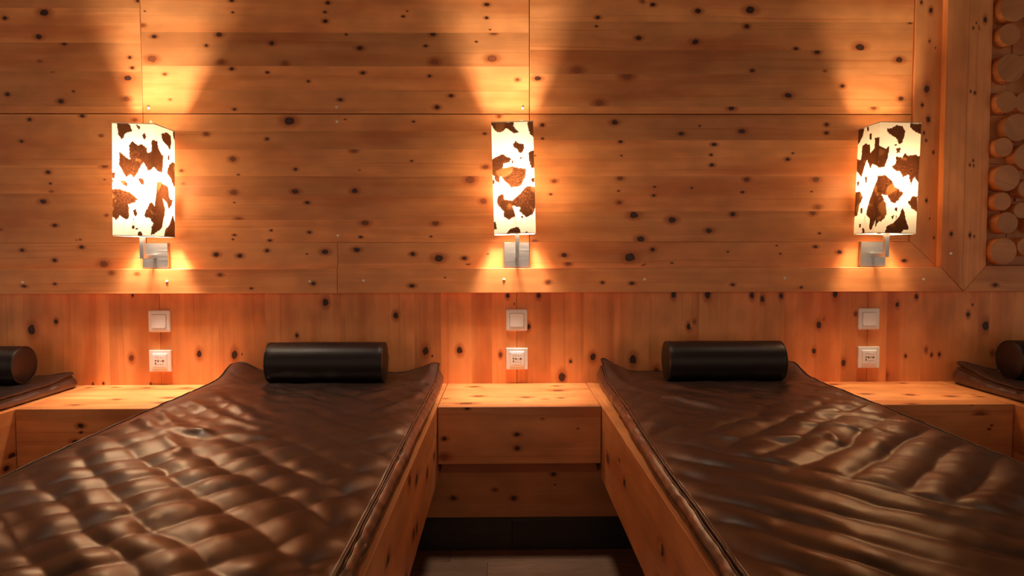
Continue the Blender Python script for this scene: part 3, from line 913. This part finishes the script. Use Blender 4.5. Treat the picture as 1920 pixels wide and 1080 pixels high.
def fold(px, py, ln, amp, back):
    """A sag that ends in an abrupt lip: high behind the line, dropping in front of it."""
    lo, hi = ln[0][0], ln[-1][0]
    t = (px - lo) / (hi - lo)
    if t < -0.15 or t > 1.15:
        return 0.0
    tt = min(0.999, max(0.0, t)) * (len(ln) - 1)
    i = int(tt)
    y = ln[i][1] + (ln[i + 1][1] - ln[i][1]) * (tt - i)
    d = py - y
    f = sstep(t, -0.15, 0.25) * sstep(-t, -1.15, -0.75)
    rise = sstep(d, -0.026, 0.020)
    dip = 0.0
    return amp * f * (rise * math.exp(-max(0.0, d) / back) + dip)


def quilt_left(px, py):
    qx, qy, ma, mb = warp(px, py, 1.0)
    a, b = diamonds(qx, qy, -2.15, 0.1325, 0.935, 0.13)
    amp = 0.0035 + 0.0065 * sstep(-py, 0.85, 1.15)
    h = amp * (0.62 * (a - 0.6) * (0.5 + 0.5 * ma) + 0.50 * (b - 0.6) * mb + 0.25 * (a * b - 0.4))
    h += fold(px, py, RIDGE_L[0], 0.0085, 0.10) + fold(px, py, RIDGE_L[1], 0.0065, 0.08)
    for ln in RIDGE_L[2:]:
        h += 0.008 * ridge(px, py, ln, 0.020)
    return h


def quilt_right(px, py):
    qx, qy, ma, mb = warp(px, py, 47.0)
    a, b = diamonds(qx, qy, -0.88, 0.125, 1.812, 0.13)
    k = sstep(px + py, -0.66, -0.52)                            # bumps across near the far edge, long folds elsewhere
    front = sstep(-py, 0.6, 0.9)
    h = 0.0100 * front * ((1 - k) * (0.45 + 0.55 * ma) * (a * (0.85 + 0.15 * b) - 0.5) + k * (0.45 + 0.55 * mb) * (b * (0.85 + 0.15 * a) - 0.5))
    h += 0.004 * (1 - front) * (a * b - 0.4)
    for i, ln in enumerate(RIDGE_R):
        h += (0.007 if i else -0.006) * ridge(px, py, ln, 0.016)
    h += 0.007 * ridge(px, py, [(x, y - 0.03) for x, y in RIDGE_R[0]], 0.02)
    return h


def quilt_plain(px, py):
    a, b = diamonds(px, py, 0.3, 0.13, 0.1, 0.13)
    return 0.006 * (a * b - 0.45)


mattress('brown leather mattress with quilted diamonds and a dark fold, left of the central side table', BX[1],
         lambda y: -0.996, lambda y: -0.2325,
         [(-0.975, -0.04, 0.042, 0.07, 0.09), (-0.23, -0.04, 0.036, 0.09, 0.11)], quilt_left, (-0.613, -0.17, 0.5385), 1)
mattress('brown leather mattress with long creases, right of the central side table', BX[2],
         lambda y: 0.364 - 0.026 * sstep(-y, 0.3, 1.3) - 0.006 * sstep(-y, 1.3, 1.7), lambda y: 1.086,
         [(0.36, -0.04, 0.052, 0.07, 0.12), (1.07, -0.04, 0.036, 0.08, 0.09)], quilt_right, (0.7795, -0.17, 0.5385), 2)
mattress('dark brown leather mattress with two piped edges at the far left edge of the wall', BX[0],
         lambda y: BX[0] - 0.385, lambda y: BX[0] + 0.372,
         [(BX[0] + 0.36, -0.04, 0.016, 0.08, 0.1)], quilt_plain, (-1.853, -0.17, 0.5385), 3, 66, 160, 0.040)
mattress('dark brown leather mattress at the far right edge, next to the right side table', BX[3],
         lambda y: BX[3] - 0.357, lambda y: BX[3] + 0.38,
         [(BX[3] - 0.34, -0.04, 0.036, 0.1, 0.13)], quilt_plain, (2.0, -0.17, 0.5385), 4, 66, 160, 0.046)


def bolster(label, cx, cy, r, length, seed):
    t = thing('bolster_pillow', label, 'pillow', (cx, cy, 0.5386), (0, 0, 0), 'round leather bolsters on the loungers')
    h = length / 2
    e = r * 0.10
    prof = [(r * 0.30, -h - 0.004), (r * 0.75, -h - 0.003), (r - e, -h), (r - e * 0.35, -h + e * 0.3), (r, -h + e)]
    for k in range(1, 24):
        s = k / 24
        prof.append((r * (1.0 + 0.012 * math.sin(math.pi * s) - 0.006 * math.sin(3 * math.pi * s + seed)), -h + e + (2 * h - 2 * e) * s))
    prof += [(r, h - e), (r - e * 0.35, h - e * 0.3), (r - e, h), (r * 0.75, h + 0.003), (r * 0.30, h + 0.004)]
    m = Mesh().lathe(prof, 'X', (0, 0, r), 48, lambda q, x: 1 + 0.006 * noise.noise(Vector((x * 14, math.cos(q) * 1.2 + seed, math.sin(q) * 1.2))))
    m.build('cover', LEATHER_DARK, t, True)
    for s in (-1, 1):
        ring = [(s * (h - e * 0.35), (r - e * 0.22) * math.cos(2 * math.pi * k / 48), r + (r - e * 0.22) * math.sin(2 * math.pi * k / 48)) for k in range(48)]
        mm_ = Mesh()
        n0 = 0
        for k in range(48):                                     # ring tube round the X axis
            q = 2 * math.pi * k / 48
            for j in range(6):
                p = 2 * math.pi * j / 6
                rr = r - e * 0.25 + 0.0022 * math.cos(p)
                mm_.v.append((s * (h - e * 0.3) + 0.0022 * math.sin(p), rr * math.cos(q), r + rr * math.sin(q)))
        for k in range(48):
            for j in range(6):
                a, c = (k + 1) % 48, (j + 1) % 6
                mm_.f.append((k * 6 + j, a * 6 + j, a * 6 + c, k * 6 + c))
        mm_.build('piping', PIPING, t, True)
    return t


bolster('black-brown leather bolster on the mattress left of the central side table', -0.6135, -0.172, 0.0705, 0.402, 1)
bolster('black-brown leather bolster on the mattress right of the central side table', 0.7795, -0.172, 0.0700, 0.406, 2)
bolster('black-brown leather bolster cut off by the left edge of the picture', -1.87, -0.172, 0.0655, 0.41, 3)
bolster('black-brown leather bolster cut off by the right edge of the picture', 2.005, -0.172, 0.0690, 0.41, 4)

# ================================================================ SWITCHES AND AUDIO PANELS


def rounded(m, w, h, r, y0, y1, cham=0.0, seg=6, slope=0.0):
    """Rounded plate in the XZ plane from y0 (wall) out to y1 (towards the room), edges eased by cham and slope."""
    def loop(w, h, r):
        pts = []
        for cxx, czz, a0 in ((w - r, h - r, 0), (-w + r, h - r, 90), (-w + r, -h + r, 180), (w - r, -h + r, 270)):
            for k in range(seg + 1):
                q = math.radians(a0 + 90 * k / seg)
                pts.append((cxx + r * math.cos(q), czz + r * math.sin(q)))
        return pts
    lv = [(loop(w, h, r), y0), (loop(w, h, r), y1 + cham + slope * 0.5), (loop(w - cham, h - cham, max(r - cham, 0.0005)), y1 + slope * 0.4), (loop(w - cham - slope * 1.6, h - cham - slope * 1.6, max(r - cham, 0.0005)), y1)]
    n0 = len(m.v)
    n = len(lv[0][0])
    for pts, y in lv:
        m.v += [(p[0], y, p[1]) for p in pts]
    for i in range(len(lv) - 1):
        for k in range(n):
            j = (k + 1) % n
            m.f.append((n0 + i * n + k, n0 + i * n + j, n0 + (i + 1) * n + j, n0 + (i + 1) * n + k))
    m.f.append(tuple(n0 + (len(lv) - 1) * n + k for k in range(n)))
    m.f.append(tuple(n0 + k for k in reversed(range(n))))
    return m


def light_switch(x, z, label):
    t = thing('light_switch', label, 'switch', (x, 0, z), (0, 0, 0), 'light switches on the wainscot')
    rounded(Mesh(), 0.0400, 0.0400, 0.005, 0.0, -0.009, 0.002, slope=0.004).build('frame', PLASTIC, t)
    rounded(Mesh(), 0.0272, 0.0262, 0.004, -0.007, -0.0093, 0.0004).build('shadow_gap', PRINT, t)
    rounded(Mesh(), 0.0262, 0.0252, 0.0045, -0.008, -0.0125, 0.0012).build('rocker', PLASTIC, t)
    return t


def audio_panel(x, z, label, dark):
    t = thing('audio_panel', label, 'wall panel', (x, 0, z), (0, 0, 0), 'headphone panels under the light switches')
    rounded(Mesh(), 0.0405, 0.0400, 0.0012, 0.0, -0.0100, 0.0012).build('frame', PLASTIC, t)
    ins = Mesh()
    rounded(ins, 0.0275, 0.0275, 0.0012, -0.009, -0.0150, 0.002)
    ins.build('insert', PLASTIC, t)
    Mesh().box(-0.0215, 0.0215, -0.0156, -0.0145, -0.0215, 0.0205, 0.0003).build('faceplate', PLASTIC, t)
    yv = -0.0158
    for zz in (0.0020, -0.0085):
        Mesh().lathe([(0.0026, -0.0150), (0.0026, -0.0160), (0.0018, -0.0162)], 'Y', (-0.0135, 0, zz), 20).build('headphone_jack', BLACK, t)
    m = Mesh()                                                  # printed marks: small numerals row, keys and V marks
    for k in range(4):
        cx = -0.0135 + 0.0090 * k
        m.box(cx - 0.0004, cx + 0.0004, yv, -0.0154, 0.0105, 0.0145)
        if k == 1 or k == 2:
            m.box(cx - 0.0012, cx + 0.0012, yv, -0.0154, 0.0104, 0.0111)
            m.box(cx + 0.0006, cx + 0.0012, yv, -0.0154, 0.0122, 0.0146)
        if k == 3:
            m.box(cx - 0.0014, cx + 0.0004, yv, -0.0154, 0.0118, 0.0124)
    m.box(-0.0165, -0.002, yv, -0.0154, 0.0172, 0.0177)
    for zz in (-0.0030, -0.0135):
        m.box(-0.0147, -0.0123, yv, -0.0154, zz - 0.0007, zz + 0.0007)
    for k in range(3):                                          # V marks
        cx = -0.0045 + 0.0090 * k
        n0 = len(m.v)
        for sx in (-1, 1):
            a = [(cx + sx * 0.0028, -0.0100), (cx + sx * 0.0018, -0.0100), (cx - sx * 0.0001, -0.0145), (cx + sx * 0.0009, -0.0145)]
            n = len(m.v)
            m.v += [(p, yv, q) for p, q in a] + [(p, -0.0154, q) for p, q in a]
            m.f += [(n, n + 1, n + 2, n + 3), (n + 4, n + 7, n + 6, n + 5)] + [(n + i, n + 4 + i, n + 4 + (i + 1) % 4, n + (i + 1) % 4) for i in range(4)]
    m.build('printed_marks', PRINT, t)
    for k, w in enumerate((0.0033, 0.0030, 0.0038)):
        cx = -0.0045 + 0.0090 * k
        h = 0.0034 if k != 1 else 0.0018
        Mesh().box(cx - w, cx + w, -0.0160, -0.0150, 0.0008 - h, 0.0008 + h, 0.0003).build('button', simple('key_%d' % k, ((0.20, 0.15, 0.08), (0.45, 0.36, 0.28), (0.14, 0.085, 0.05))[k] if not dark else ((0.07, 0.04, 0.025), (0.25, 0.18, 0.13), (0.16, 0.10, 0.06))[k], 0.4), t)
    return t


PX = (TC - P, TC, TC + P)
WH = ('left', 'central', 'right')
for x, w in zip(PX, WH):
    light_switch(x, 0.7395, 'white rocker light switch under the %s wall lamp' % w)
    audio_panel(x + 0.0008, 0.5940 if w != 'left' else 0.5915, 'white headphone panel with tiny dark marks above the %s side table' % w, w == 'right')

# ================================================================ WALL LAMPS
CF_L = [  # traced hide patches; crop pixels of the left lamp: front face, then its right side
    [(135, 105), (215, 105), (228, 155), (190, 165), (168, 213), (145, 180)],
    [(150, 285), (185, 310), (215, 330), (210, 250), (230, 220), (262, 245), (290, 232), (320, 260), (325, 290), (352, 280), (350, 210), (375, 205), (375, 370), (330, 405), (300, 345), (270, 400), (240, 450), (215, 425), (190, 450), (165, 400), (148, 370)],
    [(100, 520), (150, 520), (205, 535), (265, 580), (240, 605), (205, 615), (210, 700), (190, 715), (150, 690), (125, 718), (100, 690)],
    [(303, 680), (320, 640), (345, 597), (375, 630), (375, 800), (345, 805), (345, 760), (360, 740), (340, 705), (310, 695)],
    [(158, 470), (180, 465), (197, 485), (197, 502), (172, 490)], [(268, 452), (290, 450), (302, 475), (298, 492), (280, 480)],
    [(258, 115), (275, 120), (282, 140), (268, 143)], [(295, 175), (305, 166), (315, 190), (305, 208)], [(235, 655), (248, 645), (258, 680), (245, 692)],
    [(262, 790), (280, 787), (292, 812), (265, 812)], [(225, 755), (240, 752), (238, 768), (226, 772)], [(250, 766), (262, 768), (258, 776), (250, 775)], [(104, 415), (122, 418), (118, 450), (104, 480)]]
CS_L = [
    [(362, 205), (385, 215), (390, 260), (412, 300), (420, 290), (412, 410), (385, 405), (362, 370)], [(405, 165), (440, 155), (465, 180), (467, 230), (458, 270), (440, 235), (415, 205)],
    [(440, 415), (445, 380), (455, 355), (475, 340), (495, 360), (495, 515), (475, 480), (460, 440)],
    [(362, 640), (375, 560), (380, 470), (400, 465), (430, 490), (445, 500), (455, 570), (475, 580), (470, 610), (450, 640), (440, 600), (415, 575), (430, 650), (420, 700), (410, 760), (390, 780), (362, 800)],
    [(422, 820), (430, 770), (455, 740), (475, 675), (490, 740), (492, 820)], [(446, 305), (455, 300), (455, 325), (447, 330)], [(478, 150), (492, 150), (492, 215), (482, 190)]]
CF_R = [
    [(305, 135), (345, 140), (370, 118), (410, 122), (430, 155), (420, 195), (412, 230), (390, 235), (380, 205), (350, 185), (320, 165)], [(460, 104), (535, 104), (535, 178), (505, 160), (475, 145), (462, 125)],
    [(375, 265), (400, 262), (400, 285), (378, 293)], [(348, 380), (375, 350), (375, 315), (415, 325), (430, 290), (445, 310), (500, 300), (530, 315), (522, 480), (490, 440), (472, 490), (455, 425), (420, 445), (405, 410), (370, 400)],
    [(262, 250), (310, 270), (330, 250), (322, 320), (305, 380), (262, 390)],
    [(258, 435), (310, 435), (350, 470), (370, 510), (430, 540), (400, 580), (375, 610), (350, 600), (325, 560), (290, 555), (320, 620), (325, 680), (300, 720), (270, 735), (246, 790), (246, 690)],
    [(455, 600), (485, 560), (515, 560), (512, 660), (480, 640)], [(315, 802), (330, 755), (370, 735), (405, 690), (420, 640), (430, 660), (440, 710), (460, 770), (430, 770), (410, 802)],
    [(375, 635), (388, 640), (384, 656), (374, 650)], [(352, 690), (368, 688), (362, 708)], [(362, 238), (376, 240), (372, 250)]]
CS_R = [
    [(130, 135), (175, 130), (165, 180), (140, 225), (130, 225)], [(128, 320), (155, 330), (165, 240), (185, 230), (210, 235), (215, 290), (240, 260), (240, 200), (275, 190), (275, 390), (230, 360), (215, 390), (195, 330), (180, 370), (160, 440), (128, 400)],
    [(108, 530), (150, 530), (172, 570), (150, 610), (135, 680), (108, 690)], [(200, 640), (215, 590), (245, 500), (272, 440), (265, 700), (230, 780), (215, 770), (220, 710), (195, 680)],
    [(208, 170), (220, 168), (218, 205), (210, 200)], [(184, 440), (196, 442), (195, 480), (186, 470)], [(130, 465), (144, 470), (142, 496), (132, 490)], [(192, 125), (203, 122), (202, 150), (195, 148)], [(168, 768), (182, 765), (184, 800), (172, 800)], [(147, 740), (158, 738), (158, 755), (148, 756)], [(156, 640), (168, 636), (166, 668), (158, 668)]]
CF_C = [
    [(200, 100), (350, 97), (345, 125), (380, 165), (350, 170), (300, 135), (265, 165), (230, 150)], [(430, 92), (475, 92), (475, 200), (445, 170), (435, 130)],
    [(345, 240), (355, 215), (375, 230), (410, 240), (412, 275), (395, 300), (375, 285), (370, 265), (348, 258)],
    [(208, 330), (280, 295), (330, 330), (320, 350), (285, 355), (280, 385), (330, 375), (430, 395), (420, 440), (400, 490), (370, 508), (330, 505), (310, 480), (290, 465), (265, 430), (260, 480), (240, 470), (208, 400)],
    [(440, 290), (480, 280), (490, 400), (460, 385), (445, 340)],
    [(240, 600), (250, 560), (285, 545), (290, 580), (340, 590), (380, 555), (430, 505), (490, 510), (490, 620), (470, 680), (430, 700), (385, 660), (390, 635), (345, 625), (360, 690), (320, 710), (285, 690), (290, 660), (260, 630)],
    [(305, 797), (330, 765), (385, 757), (395, 797)], [(220, 770), (230, 720), (250, 770)], [(214, 460), (228, 462), (226, 485), (216, 482)], [(460, 455), (476, 452), (476, 480), (464, 478)],
    [(334, 340), (342, 342), (340, 356)], [(384, 322), (394, 320), (392, 334)], [(396, 690), (410, 692), (408, 702)], [(420, 790), (440, 786), (440, 797)]]


def uvL(x, y):
    return (x - 105) / 263, (815 - y) / 710


def uvLs(x, y):
    u = (x - 368) / 120
    return u, (815 - y) / (710 - 45 * u)


def uvR(x, y):
    xl, xr = 270 - (y - 100) * 0.0214, 530 - (y - 100) * 0.0357
    return (x - xl) / (xr - xl), (797 - y) / 697


def uvRs(x, y):
    xr, xl = 270 - (y - 100) * 0.0214, 138 - (y - 135) * 0.043
    u = (x - xl) / (xr - xl)
    return u, (797 - y) / (662 + 35 * u)


def uvC(x, y):
    xl, xr = 207 + (y - 97) * 0.030, 466 + (y - 97) * 0.034
    return (x - xl) / (xr - xl), (797 - y) / 700


SW, SH = 0.1445, 0.384


def to_face(polys, fn):
    return [[(fn(*p)[0] * SW, fn(*p)[1] * SH) for p in q] for q in polys]


def sdf(px, py, polys):
    best, ins = 1.0, False
    for q in polys:
        x0, x1, y0, y1 = min(p[0] for p in q), max(p[0] for p in q), min(p[1] for p in q), max(p[1] for p in q)
        if px < x0 - 0.02 or px > x1 + 0.02 or py < y0 - 0.02 or py > y1 + 0.02:
            continue
        c = False
        d = 1.0
        for i in range(len(q)):
            a, b_ = q[i - 1], q[i]
            d = min(d, seg_dist(px, py, a, b_)[0])
            if (a[1] > py) != (b_[1] > py) and px < (b_[0] - a[0]) * (py - a[1]) / (b_[1] - a[1]) + a[0]:
                c = not c
        if c:
            ins = True
            best = d if best == 1.0 else max(best, d)
        elif not ins:
            best = min(best, d)
    if ins:
        return min(best, 0.02)
    return -min(best, 0.02)


def shade_mesh(faces, gold_on):
    """faces: patch polygons for front, right, back, left (u as seen from outside, left to right)."""
    nu, nv = 48, 128
    v, f, pa, go = [], [], [], []
    h = SW / 2
    org = [((-h, -h), (1, 0)), ((h, -h), (0, 1)), ((h, h), (-1, 0)), ((-h, h), (0, -1))]
    for (o, d), polys in zip(org, faces):
        n0 = len(v)
        for j in range(nv + 1):
            for i in range(nu + 1):
                s, z = SW * i / nu, SH * j / nv
                v.append((o[0] + d[0] * s, o[1] + d[1] * s, z))
                pa.append(sdf(s, z, polys))
                gval = noise.noise(Vector((s * 16 + gold_on, z * 16, o[0] * 40)))
                go.append(0.8 * sstep(gval, 0.44, 0.56))
        for j in range(nv):
            for i in range(nu):
                k = n0 + j * (nu + 1) + i
                f.append((k, k + 1, k + nu + 2, k + nu + 1))
    me = bpy.data.meshes.new('lamp_shade')
    me.from_pydata(v, [], f)
    me.attributes.new('patch', 'FLOAT', 'POINT').data.foreach_set('value', pa)
    me.attributes.new('gold', 'FLOAT', 'POINT').data.foreach_set('value', go)
    me.update()
    return me


def mirror(polys):
    return [[(SW - x, y) for x, y in q] for q in polys]


def wall_lamp(px, label, sx, sy, sz, tilt, faces, power, color, gold):
    zc = 0.9845
    t = thing('wall_lamp', label, 'lamp', (px, YS, zc), (0, 0, 0), None)
    m = Mesh()
    rounded(m, 0.0465, 0.0460, 0.0006, 0.0, -0.0165, 0.0006)
    m.build('backplate', STEEL, t)
    m = Mesh().box(-0.0065, 0.0065, -0.118 - YS, -0.016, -0.0105, 0.0035, 0.0006)
    m.build('arm', STEEL, t)
    m = Mesh().box(-0.0068, 0.0068, -0.1185 - YS, -0.1005 - YS, -0.0108, sz - zc + 0.06, 0.0006)
    m.build('upright_bar', STEEL, t)
    m = Mesh().lathe([(0.016, 0), (0.018, 0.05), (0.018, 0.065), (0.012, 0.07)], 'Y')
    m.v = [(a, -0.109 - YS - c, sz - zc + 0.06 + b) for a, b, c in m.v]
    m.build('bulb_holder', PLASTIC, t)
    sh = shade_mesh(faces, gold)
    s = link('lamp_shade', sh, HIDE, t)
    s.location = (sx - px, sy - YS, sz - zc)
    s.rotation_euler = (0, tilt, 0)
    h = SW / 2
    for z in (0.0, SH):                                        # wire hem round the rims
        hm = Mesh()
        for (x0, x1, y0, y1) in ((-h - 0.0008, h + 0.0008, -h - 0.0008, -h + 0.0008), (-h - 0.0008, h + 0.0008, h - 0.0008, h + 0.0008),
                                 (-h - 0.0008, -h + 0.0008, -h, h), (h - 0.0008, h + 0.0008, -h, h)):
            hm.box(x0, x1, y0, y1, z - 0.0014, z + 0.0014)
        hm.build('hem', HEM, s)
    sp = Mesh()                                                # carrier cross inside the shade
    sp.box(-h, h, -0.0015, 0.0015, 0.0585, 0.0615)
    sp.box(-0.0015, 0.0015, -h, h, 0.0585, 0.0615)
    sp.build('carrier', GREYMETAL, s)
    ld = bpy.data.lights.new('bulb', 'POINT')
    ld.energy = power
    ld.color = color
    ld.shadow_soft_size = 0.045
    lo = bpy.data.objects.new('bulb', ld)
    COL.objects.link(lo)
    lo.parent = t
    lo.location = (sx - px, -0.109 - YS, sz - zc + 0.175)
    return t


fL, sL = to_face(CF_L, uvL), to_face(CS_L, uvLs)
fR, sR = to_face(CF_R, uvR), to_face(CS_R, uvRs)
fC = to_face(CF_C, uvC)
wall_lamp(PX[0], 'wall lamp with brown patched cowhide shade above the left light switch', -1.2715, -0.108, 1.0525, math.radians(1.3), [fL, sL, mirror(fC), mirror(sL)], LAMP_POWER[0], LAMP_COLOR[0], 1.0)
wall_lamp(PX[1], 'wall lamp with brown patched cowhide shade above the central light switch', 0.0445, -0.108, 1.0590, math.radians(-1.4), [fC, mirror(sR), fL, sL], LAMP_POWER[1], LAMP_COLOR[1], 5.0)
wall_lamp(PX[2], 'yellowish wall lamp with patched cowhide shade beside the vertical frame board', 1.3775, -0.108, 1.0575, math.radians(1.5), [fR, mirror(sL), mirror(fL), sR], LAMP_POWER[2], LAMP_COLOR[2], 9.0)
wall_lamp(PX[0] - P, 'wall lamp further along the wall, outside the left edge of the picture', -2.604, -0.108, 1.0570, 0.0, [fC, sL, fL, sL], LAMP_POWER[3], LAMP_COLOR[3], 3.0)
